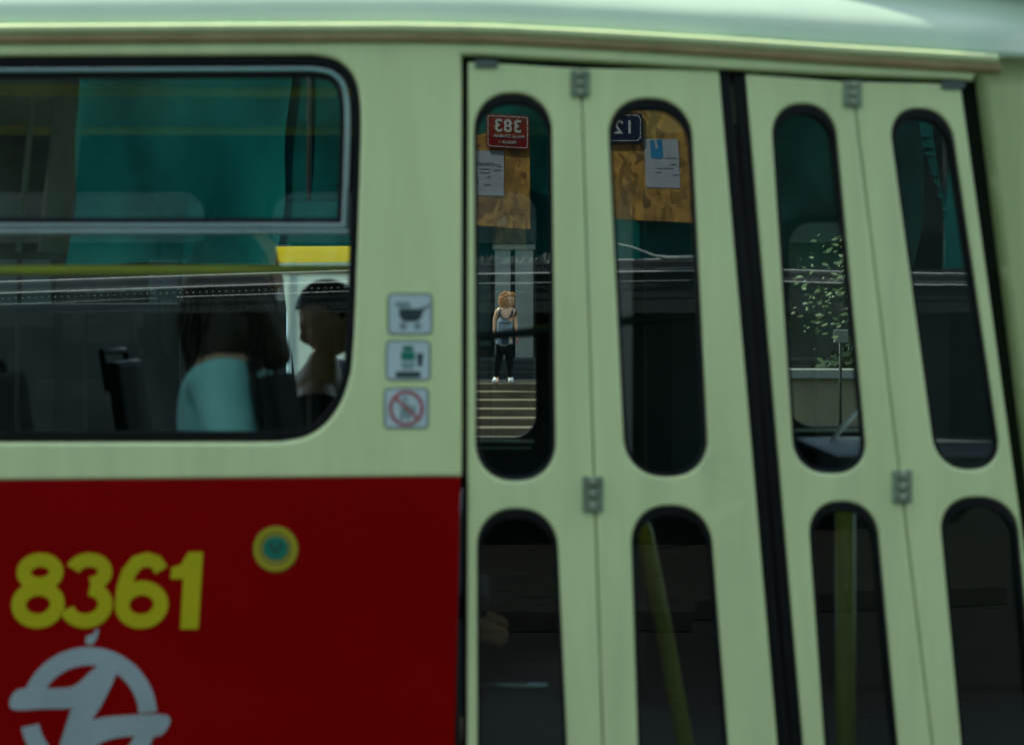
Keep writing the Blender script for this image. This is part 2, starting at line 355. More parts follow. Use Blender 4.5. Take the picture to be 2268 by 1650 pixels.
def tree(name, base, top, crown, n, seed, label, group=None, leafmat='leaf'):
    rd = random.Random(seed); e = empty(name, base, label=label, cat='tree')
    if group: e['group'] = group
    B = Vector(base); bm = bmesh.new()
    tube(bm, [B, B+Vector((.05, .05, top*.35)), B+Vector((-.1, .1, top*.65)), B+Vector((0, 0, top))], [.2, .15, .11, .03], 10)
    tips = []
    for i in range(26):
        z = top*(.28+.65*rd.random()); s = B+Vector((0, 0, z)); a = rd.random()*6.28; L = crown*(.55+.5*rd.random())*(1-.3*z/top)
        d = Vector((math.cos(a)*L, math.sin(a)*L, rd.uniform(-.12, .5)*L)); m_ = s+d*.5+Vector((0, 0, .15))
        tube(bm, [s, m_, s+d], [.05, .03, .008], 6); tips += [s+d, m_+d*.25, m_]
    obj('trunk', bm, M['bark'], e)
    bm = bmesh.new()
    for t in tips:
        for j in range(n):
            c = t+Vector((rd.gauss(0, .3), rd.gauss(0, .3), rd.gauss(0, .2))); s = rd.uniform(.022, .055)
            a = Vector((rd.gauss(0, 1), rd.gauss(0, 1), rd.gauss(0, .7))).normalized(); b = a.orthogonal().normalized()
            bm.faces.new([bm.verts.new(c+q) for q in (a*s, a*.3*s+b*s*.5, -a*s, a*.2*s-b*s*.5)])
    obj('crown', bm, M[leafmat], e)
tree('street_tree', (4.62, 20, 0), 5.2, 1.72, 130, 3, 'leafy green tree with sunlit branches seen through the third door pane')

# market stand beyond the tram: yellow awning over a white cloth side, the sun shining through both
AD = 15.0
mk = empty('market_stand', (px(720, AD), AD, 0), label='market stand with yellow awning and white cloth beyond the tram window', cat='market stand')
def A(x, y): return P(x, y, AD)
PL('awning', [(572, 548), (640, 546), (900, 545), (900, 580), (640, 582), (592, 583)], M['cloth_yellow'], mk, surf=A, thick=.012)
PL('awning_hem', [(594, 583.5), (640, 582.5), (900, 580.5), (900, 590), (600, 590)], M['cloth_white'], mk, surf=A, thick=.012)
PL('cloth_side', [(622, 591), (900, 591), (900, 860), (655, 860)], M['cloth_white'], mk, surf=A, front=.03, thick=.012)
for x in (640, 880): TB('pole', [P(x, 560, AD+.08), (P(x, 560, AD+.08).x, AD+.08, 0)], .02, M['alu'], mk)
c = A(760, 600); BX('counter', (c.x-.45, c.x+.5, AD+.12, AD+.7, 0, .95), M['pilaster'], mk, bev=.02)
c = A(455, 565)
fl = empty('hanging_lantern', c, label='small yellow lantern hanging left of the market awning', cat='lantern')
bm = skinned([c+Vector((0, 0, -.045)), c, c+Vector((0, 0, .045))], [(0, 1), (1, 2)], [.035, .055, .03]); obj('shade', bm, M['cloth_yellow'], fl)
TB('cord', [c+Vector((0, 0, .05)), c+Vector((0, .0, .6)), c+Vector((1.2, .1, .75))], .006, M['rubber'], fl, seg=6)

# ================================================================ BEHIND THE CAMERA: what the glass reflects
YN = 2*T-14.8   # -5.8
fb = empty('scaffolded_building', (0, -9, 0), label='grey brown building behind the netted scaffold with a dark shop recess', cat='building')
BX('wall', (-14, 18, -15, -9, 0, 10), M['facade'], fb)
for x0 in (-11, -8.5, -6, -3.5, -1, 1.5, 4.2, 7.2, 10, 13):
    w_ = BX('window', (x0, x0+1.3, -9.0, -8.94, 4.1, 6.4), M['darkglass'], fb); bm = bmesh.new()
    for q in (x0-.06, x0+.62, x0+1.3): box(bm, q, q+.06, -8.98, -8.86, 4.05, 6.45)
    box(bm, x0-.06, x0+1.36, -8.98, -8.8, 3.97, 4.05); obj('frame', bm, M['pilaster'], w_)
    BX('shop_opening', (x0, x0+1.7, -9.0, -8.93, .3, 2.5), M['darkglass'], fb)
# scaffold: deck and posts
sf = empty('scaffold', (0, -7, 0), label='scaffold deck and thin steel tubes carrying the teal netting', cat='scaffold')
BX('deck', (-6.5, 9.4, -8.7, -5.9, 2.33, 2.4), M['steel'], sf)
for x in (-6.2, -3.9, -1.6, .7, 2.9, 4.8, 7.0, 9.2):
    for y in (-6.1, -8.5): TB('tube_post', [(x, y, .14), (x, y, 9.3)], .024, M['alu'], sf)
def wave(x, z): return .05*math.sin(x*2.3+z*.8)+.035*math.sin(x*5.1-z*1.7+1)+.02*math.sin(x*11+z*3.1)+.05*math.sin(z*1.35+x*.4)
def netting(X0, X1, m, label, off, hem=0, nx=90, nzz=80):
    bm = bmesh.new(); g = []
    for j in range(nzz+1):
        row = []
        for i in range(nx+1):
            x = X0+(X1-X0)*i/nx; zb = 2.42+.02*math.sin(x*4); z = zb+(9.2-zb)*j/nzz
            xx = x+(.05*math.sin(z*2.1)+.03*math.sin(z*5)) * (1 if i in (0, nx) else .5)
            row.append(bm.verts.new((xx, YN-.16+off+wave(x, z), z)))
        g.append(row)
    for j in range(nzz):
        for i in range(nx):
            f = bm.faces.new((g[j][i], g[j][i+1], g[j+1][i+1], g[j+1][i])); f.smooth = True
    obj('scaffold_netting', bm, M[m], label=label, cat='netting', group='netting hung on the scaffold')
netting(-6.6, -3.3, 'net_left', 'very dark grey sheet of netting at the left end of the scaffold', -.06)
netting(-3.42, -1.80, 'net', 'bright teal sheet of netting reflected in the big side window', 0)
netting(-2.05, 3.3, 'net_dull', 'dull teal sheet of netting behind the strand boards', -.06, nx=140)
netting(3.25, 6.72, 'net_dark', 'dark teal sheet of netting reflected in the two right door leaves', 0, nx=120)
netting(7.05, 9.4, 'net_dull', 'dull teal sheet of netting at the right end of the scaffold', -.03)
# torn edge of the netting hanging at the far right
bm = bmesh.new(); pv = None; rd = random.Random(8)
for k in range(40):
    t = k/39; c = Vector((6.68+.12*t+.25*t*t, YN-.05, 3.75-1.3*t)); wd = .035+.03*math.sin(t*9)+rd.uniform(0, .02)
    a_ = bm.verts.new(c+Vector((-wd, rd.uniform(-.02, .02), 0))); b_ = bm.verts.new(c+Vector((wd*.4, .03, .02)))
    if pv: bm.faces.new((pv[0], pv[1], b_, a_))
    pv = (a_, b_)
bmesh.ops.solidify(bm, geom=bm.faces[:], thickness=.004)
obj('netting_strip', bm, M['net'], label='torn narrow strip of teal netting hanging from the scaffold corner', cat='netting')
# fascia: grey band between two pale edges, rivets under it
U = [(-700, 652), (0, 625), (390, 612), (780, 600), (1060, 582), (1530, 573), (2300, 585), (3000, 596), (3500, 603)]
Lw = [(-700, 680), (0, 650), (390, 637), (780, 624), (1060, 607), (1530, 600), (2300, 612), (3000, 624), (3500, 631)]
fa = empty('scaffold_fascia', V(1000, 600), label='long grey sheet fascia with two pale edges and a row of rivets below the netting', cat='fascia')
PL('band', lerp_out(U, 80)[:-1]+lerp_out(Lw, 80)[:-1][::-1] if 0 else U+Lw[::-1], M['fascia'], fa, surf=V, front=0, thick=.03, sgn=-1)
bm = bmesh.new()
for line, r in ((U, .009), (Lw, .008), ([(x, y+21) for x, y in Lw if 0 < x < 2000], .004)): tube(bm, [V(x, y)+Vector((0, .02, 0)) for x, y in line], r, 6)
obj('edge_trim', bm, M['white'], fa)
bm = bmesh.new()
def ly(x, L):
    for (a, b), (c_, d) in zip(L, L[1:]):
        if a <= x <= c_: return b+(d-b)*(x-a)/(c_-a)
bm.free(); x = -40; rv = None
while x < 1000:
    p = V(x, ly(x, Lw)+12)+Vector((0, .02, 0))
    if rv is None:
        bm = bmesh.new(); bmesh.ops.create_icosphere(bm, subdivisions=1, radius=.008); rv = obj('rivet', bm, M['dot'], fa); q = rv
    else: q = rv.copy(); COL.objects.link(q); q.parent = fa
    q.location = p-fa.location; x += 14.6
BX('valance_board', (-6.5, 8, YN-.07, YN-.045, 2.05, 2.42), M['inner_dark'], fa)
# crumpled plastic along the deck edge
bm = bmesh.new(); rd = random.Random(4); pv = None
for x in range(1030, 1245, 6):
    a = bm.verts.new(V(x, 584+rd.uniform(-1, 1))+Vector((0, .03, 0))); b = bm.verts.new(V(x, 571+rd.uniform(-7, 3)-(6 if x > 1190 else 0))+Vector((0, .05+rd.uniform(-.03, .03), 0)))
    if pv: bm.faces.new((pv[0], a, b, pv[1]))
    pv = (a, b)
bmesh.ops.solidify(bm, geom=bm.faces[:], thickness=.004)
obj('plastic_sheet', bm, M['sheet'], label='crumpled white plastic sheet lying along the fascia below the red number plate', cat='plastic sheet')
bm = bmesh.new()
tube(bm, [V(1368, 540)+Vector((0, .06, 0)), V(1400, 548)+Vector((0, .07, 0)), V(1450, 567)+Vector((0, .07, 0)), V(1480, 572)+Vector((0, .06, 0)), V(1540, 571)+Vector((0, .06, 0))], [.006, .01, .012, .02, .02], 7)
obj('plastic_roll', bm, M['sheet'], label='thin white plastic edge sagging over the netting below the blue number plate', cat='plastic sheet')
# boards, plates and notices (their faces look towards the tram)
def bpt(x, y, off): return V(x, y)+Vector((0, off, 0))
PL('strand_board', [(1000, 305), (1000, 495), (1175, 507), (1173, 290), (1100, 290)], M['osb'], surf=V, front=-.0, thick=.018, sgn=-1, label='brown strand board behind the red plate numbered 383', cat='board')
PL('strand_board', [(1345, 243), (1345, 484), (1540, 493), (1530, 243)], M['osb'], surf=V, front=-.0, thick=.018, sgn=-1, label='brown strand board beside the blue plate numbered 12', cat='board')
def oct_(x0, x1, y0, y1, c): return [(x0+c, y0), (x1-c, y0), (x1, y0+c), (x1, y1-c), (x1-c, y1), (x0+c, y1), (x0, y1-c), (x0, y0+c)]
def tilt(pts, cx, k): return [(x, y+(x-cx)*k) for x, y in pts]
def surf_off(o): return lambda x, y: V(x, y)+Vector((0, o, 0))
red = empty('house_number_plate', V(1124, 293), label='red enamel plate reading 383 MALA STRANA PRAHA 1', cat='number plate')
PL('plate', tilt(rrect(1077, 1172, 254, 329, 6), 1124, .06), M['pred'], red, surf=surf_off(.03), thick=.012, sgn=-1)
PL('border', tilt(rrect(1080, 1169, 257, 326, 5), 1124, .06), M['pwhite'], red, holes=[tilt(rrect(1081.6, 1167.4, 258.6, 324.4, 4.5), 1124, .06)], surf=surf_off(.033), thick=.002, sgn=-1)
mR = (-1, 0, .06); uu = (0, 0, 1)
obj('lettering', text_bm('383', .135, V(1125, 280)+Vector((0, .034, 0)), mR, uu, .004, .003, spacing=1.1), M['pwhite'], red)
obj('lettering', text_bm('MALÁ STRANA', .036, V(1127, 302)+Vector((0, .034, 0)), mR, uu, .004, .0005), M['pwhite'], red)
obj('lettering', text_bm('PRAHA 1', .036, V(1124, 315)+Vector((0, .034, 0)), mR, uu, .004, .0005), M['pwhite'], red)
blu = empty('house_number_plate', V(1380, 282), label='dark blue enamel plate reading 12', cat='number plate')
PL('plate', oct_(1322, 1424, 251, 316, 3), M['pblue'], blu, surf=surf_off(.03), thick=.012, sgn=-1)
PL('border', oct_(1326, 1420, 254, 312, 7), M['pwhite'], blu, holes=[oct_(1327.6, 1418.4, 255.6, 310.4, 6.6)], surf=surf_off(.033), thick=.002, sgn=-1)
obj('lettering', text_bm('12', .145, V(1383, 283)+Vector((0, .034, 0)), (-1, 0, 0), uu, .004, .002, spacing=1.15), M['pwhite'], blu)
def notice(x0, x1, y0, y1, sk, label, lines, blue=None):
    e = empty('paper_notice', V((x0+x1)/2, (y0+y1)/2), label=label, cat='notice')
    q = lambda x, y: (x+(y-y0)*sk, y)
    PL('sheet', [q(x0, y0), q(x1, y0+1), q(x1, y1+2), q(x0, y1)], M['paper'], e, surf=surf_off(.004), thick=.002, sgn=-1)
    bm = bmesh.new()
    for (a, b, y, h) in lines: h *= 1.5; plate(bm, [q(a, y), q(b, y), q(b, y+h), q(a, y+h)], surf=surf_off(.006), thick=.001, sgn=-1)
    obj('lettering', bm, M['ink'], e)
    if blue: PL('emblem', [q(*p) for p in blue], M['blue'], e, surf=surf_off(.0062), thick=.001, sgn=-1)
notice(1040, 1116, 332, 431, .0, 'white paper notice with lines of print below the red plate', [(1050, 1094, 360, .9), (1048, 1100, 364, .9), (1062, 1086, 373, 1.2), (1092, 1110, 376, .8), (1064, 1086, 381, 1.0), (1072, 1086, 408, 1.1), (1102, 1108, 362, 1), (1100, 1110, 368, .8), (1074, 1085, 391, .8), (1050, 1058, 395, .8), (1050, 1060, 402, .8)])
notice(1427, 1503, 306, 414, .05, 'white paper notice with a blue emblem on the strand board', [(1472, 1500, 349, .8), (1484, 1497, 363, 1.3), (1450, 1490, 372, .6), (1452, 1462, 380, 1), (1488, 1500, 386, 1), (1450, 1453, 360, 1.3), (1477, 1481, 341, 1.2)],
       [(1441, 308), (1449, 309), (1451, 326), (1455, 329), (1458, 326), (1455, 309), (1467, 307), (1468, 350), (1441, 349)])

# ================================================================ THE TRAM
tram = empty('tram', (-1.0, 5.7, 0), label='old cream and red city tram with number 8361 and folding front doors', cat='tram')
# --- openings
WIN = smooth_loop([(-1500, 127), (-600, 127)], 1, False)
WIN = [(-420, 160), (-400, 135), (-370, 127)]+[(x, 126-(x+60)*.004) for x in range(-300, 680, 60)]+smooth_loop([(690, 123), (745, 134), (783, 170), (797, 225), (799, 290)], 5, False)+[(796, 400), (792, 520), (788, 640), (784, 740)]+smooth_loop([(778, 820), (758, 885), (722, 938), (676, 968), (620, 979)], 5, False)+[(x, 980) for x in range(560, -370, -60)]+[(-400, 970), (-420, 945)]
def inset(pts, d):
    cx = 190; cy = 552; n = len(pts); out = []; sgnn = 1 if area(pts) > 0 else -1
    for i in range(n):
        a, b = Vector(pts[i-1]), Vector(pts[(i+1) % n]); t = (b-a).normalized(); nn = Vector((-t.y, t.x))*sgnn
        out.append((pts[i][0]+nn.x*d, pts[i][1]+nn.y*d))
    return out
GUT = [(-2600, 66), (-600, 63), (0, 60), (500, 57), (900, 56), (1100, 60), (1350, 73), (1600, 88), (1858, 105), (2200, 125)]
def gy(x):
    for (a, b), (c_, d) in zip(GUT, GUT[1:]):
        if x <= c_: return b+(d-b)*(x-a)/(c_-a)
    return 125+(x-2200)*.03
HEAD = [(1022, 122), (1145, 128), (1316, 137), (1578, 153), (1886, 168), (2158, 179)]
xs = list(range(-2600, 1000, 100))+list(range(1000, 2160, 40))+[2158]
top = [(x, gy(x)+30) for x in xs]
def hy(x):
    for (a, b), (c_, d) in zip(HEAD, HEAD[1:]):
        if x <= c_: return b+(d-b)*(x-a)/(c_-a)
    return 179
REDY = lambda x: 1066-(x+100)*.0085
WB = []; 
for off in (-1240, -2480):   # two more windows of the same kind, left of the picture
    pass
body_out = top+[(x, hy(x)) for x in range(2158, 1022, -40)]+[(1022, 122)]+[(1022, y) for y in range(200, 1050, 60)]+[(1022, REDY(1022))]+[(x, REDY(x)) for x in range(960, -2600, -100)]+[(-2600, REDY(-2600))]
WIN2 = [(x-1260, y) if True else 0 for x, y in rrect(-380, 790, 127, 980, 90, 7)]
body = PL('side_panel', body_out, M['cream'], tram, holes=[WIN, WIN2], front=0, thick=.04, bevel=.009)
# --- red lower side
redp = [(-2600, REDY(-2600)+1)]+[(x, REDY(x)+1) for x in range(-2500, 1000, 100)]+[(1019, REDY(1019)+1), (1012, 1400), (1005, 1700), (1000, 2260), (-2600, 2260)]
PL('lower_panel', redp, M['red'], tram, front=-.003, thick=.04, bevel=.002)
bm = bmesh.new()   # a thin seam moulding between cream and red
# --- drip rail (gutter) with the ochre strip under it
def sweep(bm, profile, x0, x1, step=40, mi=0, fn=gy):
    rows = []
    x = x0; xs_ = []
    while x < x1: xs_.append(x); x += step
    xs_.append(x1)
    for x in xs_:
        d = dep(x); rows.append([bm.verts.new(P(x, fn(x)+py, d)+Vector((0, po, 0))) for py, po in profile])
    for a, b in zip(rows, rows[1:]):
        for k in range(len(profile)-1):
            f = bm.faces.new((a[k], b[k], b[k+1], a[k+1])); f.material_index = mi; f.smooth = True
    return rows
bm = bmesh.new(); r = sweep(bm, [(6, .05), (2, -.012), (0, -.022), (2.5, -.027), (8, -.0265), (18, -.0235), (20.5, -.018), (21, .01)], -2600, 2206); obj('drip_rail', bm, M['cream'], tram)
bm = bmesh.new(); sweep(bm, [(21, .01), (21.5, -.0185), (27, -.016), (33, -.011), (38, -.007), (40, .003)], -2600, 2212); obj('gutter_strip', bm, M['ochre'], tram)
bm = bmesh.new(); sweep(bm, [(-1, -.016), (-3, -.011), (-1.5, -.006), (1, -.008)], -2600, 2206); obj('roof_bead', bm, M['cream'], tram)
# --- roof
bm = bmesh.new(); prof = [(6, .01), (2, .0), (-16, .006), (-36, .013), (-50, .0195), (-62, .027), (-80, .042), (-110, .076), (-155, .14), (-220, .26), (-285, .42), (-340, .65), (-378, .9), (-392, 1.2), (-378, 1.55), (-330, 1.85), (-250, 2.1), (-120, 2.3), (0, 2.4)]
sweep(bm, prof, -2600, 2600, 60, fn=lambda x: gy(x) if x < 2200 else 125+(x-2200)*.05); obj('roof', bm, M['roof'], tram)
# --- curved front corner right of the door
bm = bmesh.new(); rows = []
for j in range(0, 33):
    y = 128+j*66; xl = 2160+(y-180)*.126 if y > 178 else 2158; row = []
    for i in range(0, 17):
        x = xl+(2700-xl)*i/16; d = dep(x)+max(0, (x-2320))*.0016
        row.append(bm.verts.new(P(x, y, d)))
    rows.append(row)
for a, b in zip(rows, rows[1:]):
    for i in range(16):
        f = bm.faces.new((a[i], a[i+1], b[i+1], b[i])); f.smooth = True
bmesh.ops.solidify(bm, geom=bm.faces[:], thickness=.03); obj('front_corner_panel', bm, M['cream'], tram)
bm = bmesh.new(); plate(bm, [(2166, 222), (2700, 232), (2700, 234.5), (2166, 224)], surf=lambda x, y: P(x, y, dep(x)+max(0, x-2320)*.0016), front=-.001, thick=.002); obj('panel_seam', bm, M['steel'], tram)

# --- rubber and frames of the big window
wn = PL('side_window', inset(WIN, 1), M['rubber'], tram, holes=[inset(WIN, 19)], front=.012, thick=.03, bevel=.004)
i1 = inset(WIN, 19)
def clip(pts, ymin, ymax): return [(x, min(max(y, ymin), ymax)) for x, y in pts]
up_out = [p for p in inset(WIN, 24) if p[1] < 490]
def section(d, ylo, yhi):
    pts = [p for p in inset(WIN, d) if ylo < p[1] < yhi]
    return pts
def ring_between(d0, d1, ylo, yhi):
    # outline pieces of the opening between two heights, closed straight along the cut
    def closed(d, lo, hi):
        pts = inset(WIN, d); out = []
        n = len(pts)
        for i in range(n):
            x, y = pts[i]; out.append((x, min(max(y, lo), hi)))
        res = []
        for p in out:
            if not res or math.dist(res[-1], p) > .5: res.append(p)
        if math.dist(res[0], res[-1]) < .5: res.pop()
        # drop the collinear run left by the clamp
        res2 = [p for i, p in enumerate(res) if not ((p[1] in (lo, hi)) and res[i-1][1] == p[1] and res[(i+1) % len(res)][1] == p[1])]
        return res2
    return closed(d0, ylo, yhi), closed(d1, ylo+(d1-d0 if ylo > 140 else 0), yhi-(d1-d0))
a, b = ring_between(25, 35, 100, 505)
PL('sliding_frame', a, M['alu'], wn, holes=[b], front=.005, thick=.03, bevel=.0025)
a2, b2 = ring_between(35.5, 47, 100, 494)
PL('inner_seal', a2, M['rubber'], wn, holes=[b2], front=.012, thick=.02)
PL('middle_rail', [(-380, 509), (770, 509), (770, 518), (-380, 519)], M['alu'], wn, front=.004, thick=.03, bevel=.0025)
a3, b3 = ring_between(19, 21, 519, 957)
PL('pane', b2, M['glass'], wn, front=.024, thick=.004)
PL('pane', [p for p in a3], M['glass'], wn, front=.024, thick=.004)
PL('lower_seal', [(-400, 956), (690, 956), (660, 964), (-400, 964)], M['rubber'], wn, front=.010, thick=.02)
w2 = PL('side_window', rrect(-1639, -471, 128, 979, 89, 7), M['rubber'], tram, holes=[rrect(-1620, -490, 147, 960, 75, 7)], front=.012, thick=.03)
PL('pane', rrect(-1622, -488, 145, 962, 77, 7), M['glass'], w2, front=.024, thick=.004)

# --- the four door leaves
def lin(a, b): return lambda y: a[0]+(b[0]-a[0])*(y-a[1])/(b[1]-a[1])
LX = [lin((1034, 130), (1030, 2000)), lin((1287, 150), (1347, 2000)), lin((1592, 155), (1722, 1650)), lin((1652, 160), (1780, 1650)), lin((1886, 170), (2090, 1850)), lin((2128, 190), (2247, 1050))]
specs = [
 dict(l=LX[0], r=LX[1], top=(138, 152), up=(1049, 1222, 1053, 1232, 207, 1066, 84), lo=(1056, 1232, 1058, 1272, 1127, 1990, 84), seam=(6, 3)),
 dict(l=LX[1], r=LX[2], top=(152, 156), up=(1344, 1530, 1385, 1572, 219, 1057, 84), lo=(1396, 1572, 1424, 1640, 1120, 1985, 84), seam=(3, 0)),
 dict(l=LX[3], r=LX[4], top=(165, 183), up=(1706, 1848, 1760, 1924, 231, 1050, 72), lo=(1788, 1940, 1850, 2020, 1111, 1980, 74), seam=(0, 3)),
 dict(l=LX[4], r=LX[5], top=(182, 187), up=(1966, 2104, 2075, 2222, 241, 1041, 70), lo=(2078, 2250, 2160, 2330, 1101, 1975, 76), seam=(3, 0))]
BOT = 2060
def leafdep(k):
    # every leaf is flat; a pair folds in by a hair at its hinge
    return (lambda x, y: P(x, y, dep(x)+.012))
for k, s in enumerate(specs):
    ys = [BOT]+list(range(1900, 200, -100)); t0, t1 = s['top']
    lf = [(s['l'](y)+s['seam'][0]*.5, y) for y in range(BOT, 200, -90)]
    rt = [(s['r'](y)-s['seam'][1]*.5, y) for y in range(200, BOT, 90)]
    outl = lf+[(s['l'](t0)+s['seam'][0]*.5, t0), (s['r'](t1)-s['seam'][1]*.5, t1)]+rt+[(s['r'](BOT), BOT)]
    cu = capsule(*s['up']); cl = capsule(*s['lo'])
    lf_ = PL('door_leaf', outl, M['cream'], tram, holes=[cu, cl], surf=leafdep(k), thick=.032, bevel=.006)
    for c_, ar in ((cu, s['up']), (cl, s['lo'])):
        ci = capsule(*ar[:6], ar[6]-2, grow=-2); cj = capsule(*ar[:4], ar[4]+15, ar[5], ar[6]-6, grow=-8)
        PL('gasket', ci, M['rubber'], lf_, holes=[cj], surf=leafdep(k), front=.004, thick=.03, bevel=.003)
        PL('pane', capsule(*ar[:4], ar[4]+12, ar[5], ar[6]-6, grow=-7), M['glass'], lf_, surf=leafdep(k), front=.02, thick=.004)
# rubber closing edges in the wide gap, one on each inner leaf
for (fn, a, b) in ((LX[2], 2, 26), (LX[3], -27, -2)):
    o = [(fn(y)+a, y) for y in range(2040, 150, -90)]+[(fn(160)+a, 160), (fn(160)+b, 161)]+[(fn(y)+b, y) for y in range(200, 2050, 90)]
    PL('closing_rubber', o, M['rubber'], tram, surf=leafdep(0), front=.008, thick=.03, bevel=.006)
# door jamb rubbers
o = [(1023, y) for y in range(2040, 120, -90)]+[(1023, 126), (1046, 128)]+[(1046-(y-128)*.002, y) for y in range(200, 2050, 90)]
PL('jamb_rubber', o, M['rubber'], tram, surf=leafdep(0), front=.036, thick=.02)
o = [(LX[5](y)+3, y) for y in range(2040, 180, -90)]+[(LX[5](190)+3, 184), (2180, 160)]+[(2175+(y-180)*.126, y) for y in range(230, 2050, 90)]
PL('jamb_rubber', o, M['rubber'], tram, surf=leafdep(0), front=.02, thick=.03)
# hinges
def hinge(cx, y0, y1, wd):
    bm = bmesh.new(); S = leafdep(0); n = 3; hh = (y1-y0)/n
    for side in (-1, 1):
        x0 = cx+side*wd*.12; x1 = cx+side*wd*.5
        plate(bm, rrect(min(x0, x1), max(x0, x1), y0, y1, 4, 3), surf=S, front=-.004, thick=.004, bevel=.001)
    for i in range(n):
        a = S(cx, y0+hh*i+2)+Vector((0, -.008, 0)); b = S(cx, y0+hh*(i+1)-2)+Vector((0, -.008, 0)); tube(bm, [a, b], .0075, 10)
    for side in (-1, 1):
        for i in range(3):
            c = S(cx+side*wd*.34, y0+(y1-y0)*(.2+.3*i)); tube(bm, [c+Vector((0, -.007, 0)), c], .004, 8)
    obj('hinge', bm, M['hinge'], tram)
hinge(1285, 156, 216, 44); hinge(1313, 1054, 1134, 46); hinge(1888, 180, 238, 42); hinge(1998, 1040, 1114, 44)
PL('door_header_gap', [(1030, 118), (1600, 140), (2160, 168), (2160, 200), (1600, 180), (1030, 160)], M['inner_dark'], tram, surf=lambda x, y: P(x, y, dep(x)), front=.05, thick=.02)
# top pivots
for x, y in ((1078, 143), (2112, 190)):
    PL('pivot_bracket', rrect(x-26, x+24, y-9, y+8, 4, 3), M['steel'], tram, surf=leafdep(0), front=-.006, thick=.008, bevel=.001)

# --- writing and marks on the side
def ink(name, bm, m, parent=tram, **k): return obj(name, bm, m, parent, **k)
FR = -.0045
def slant(pts, k=-.06, y0=1392): return [(x+(y-y0)*k, y) for x, y in pts]
bm = bmesh.new(); W_ = 33
kw = dict(front=FR, thick=.0014)
def digits(bm):
    # 8
    stroke(bm, slant(ell(82, 1266, 36, 27)), 31, True, **kw); stroke(bm, slant(ell(82, 1338, 43, 36)), 32, True, front=FR-.0003, thick=.0014)
    # 3
    stroke(bm, slant(ell(190, 1266, 36, 27, -165, 82, 20)), 31, **kw); stroke(bm, slant(ell(188, 1338, 43, 36, -82, 165, 22)), 32, front=FR-.0003, thick=.0014)
    # 6
    stroke(bm, slant([(350, 1262), (338, 1244), (318, 1238), (296, 1244), (278, 1268), (270, 1300), (268, 1335)]), 32, **kw); stroke(bm, slant(ell(311, 1338, 43, 37)), 32, True, front=FR-.0003, thick=.0014)
    # 1
    plate(bm, slant([(408, 1222), (440, 1222), (440, 1392), (400, 1392), (400, 1281), (372, 1281), (372, 1256), (392, 1250)]), **kw)
digits(bm); ink('fleet_number', bm, M['yellow_ink'], label='yellow fleet number 8361')
# round badge
bd = ink('round_badge', plate(bmesh.new(), ell(611, 1215, 50, 51, n=40), **kw), M['olive_ink'], label='round olive badge with a green middle')
bm = bmesh.new(); plate(bm, ell(611, 1213, 28, 26), front=FR-.0012, thick=.001); ink('badge_middle', bm, M['green_ink'], bd)
bm = bmesh.new(); stroke(bm, [(598, 1203), (611, 1224), (624, 1203)], 7, front=FR-.002, thick=.001); ink('badge_mark', bm, M['ink'], bd)
bm = bmesh.new(); stroke(bm, ell(611, 1215, 43, 44, n=40), 5, True, front=FR-.0012, thick=.001); ink('badge_ring', bm, M['yellow_ink'], bd)
# operator's emblem
bm = bmesh.new(); cx, cy = 197, 1583
k2 = dict(front=FR, thick=.0014); k3 = dict(front=FR-.0004, thick=.0014)
stroke(bm, ell(cx, cy, 131, 131, 200, 357, 40), 40, **k2)
stroke(bm, ell(cx, cy, 131, 131, 4, 170, 40), 40, **k2)
plate(bm, smooth_loop([(26, 1568), (40, 1526), (120, 1523), (158, 1520), (182, 1505), (205, 1483), (232, 1470), (226, 1500), (205, 1540), (180, 1560), (150, 1567), (100, 1568)], 4), **k3)
plate(bm, smooth_loop([(166, 1628), (180, 1608), (210, 1592), (260, 1584), (372, 1583), (358, 1626), (300, 1628), (250, 1634), (215, 1650), (180, 1690), (160, 1720), (150, 1712), (150, 1670)], 4), **k3)
plate(bm, [(158, 1570), (196, 1545), (214, 1510), (236, 1476), (262, 1482), (250, 1512), (226, 1560), (200, 1600), (178, 1630), (160, 1660), (140, 1700), (122, 1696), (136, 1640)], front=FR-.0008, thick=.0014)
lg = ink('operator_emblem', bm, M['logo'], label='grey round emblem cut by two wing-like bands')
bm = bmesh.new(); plate(bm, [(190, 1422), (192, 1408), (208, 1402), (214, 1392), (220, 1392), (216, 1410), (208, 1424), (198, 1427)], **k2); ink('emblem_finial', bm, M['logo'], lg)
# stickers on the pillar
def sticker(cx, y0, y1, label):
    hw = 49
    s = ink('pictogram_sticker', plate(bmesh.new(), rrect(cx-hw, cx+hw, y0, y1, 9), front=-.001, thick=.0012), M['sticker'], label=label)
    ink('sticker_border', stroke(bmesh.new(), rrect(cx-hw+1, cx+hw-1, y0+1, y1-1, 9), 2.6, True, front=-.0016, thick=.001), M['ink'], s); return s
kf = dict(front=-.0018, thick=.0012)
s = sticker(908, 650, 741, 'pale sticker with a grey pram pictogram')
bm = bmesh.new(); plate(bm, [(885, 684), (932, 684), (938, 688), (932, 706), (922, 712), (894, 712), (884, 700)], **kf); plate(bm, [(932, 682), (958-6, 676), (952, 680), (934, 688)], **kf); ink('pram_mark', bm, M['ink'], s)
for wx in (893, 925): ink('wheel_mark', plate(bmesh.new(), ell(wx, 722, 8, 8), **kf), M['grey_ink'], s)
bm = bmesh.new(); plate(bm, [(872, 670), (904, 668), (912, 680), (884, 682)], **kf); ink('hood_mark', bm, M['grey_ink'], s)
s = sticker(904, 754, 842, 'pale sticker with a green and black pictogram')
bm = bmesh.new(); plate(bm, rrect(888, 919, 780, 798, 2), **kf); plate(bm, [(892, 766), (915, 766), (915, 778), (892, 778)], **kf); ink('green_mark', bm, M['green_ink'], s)
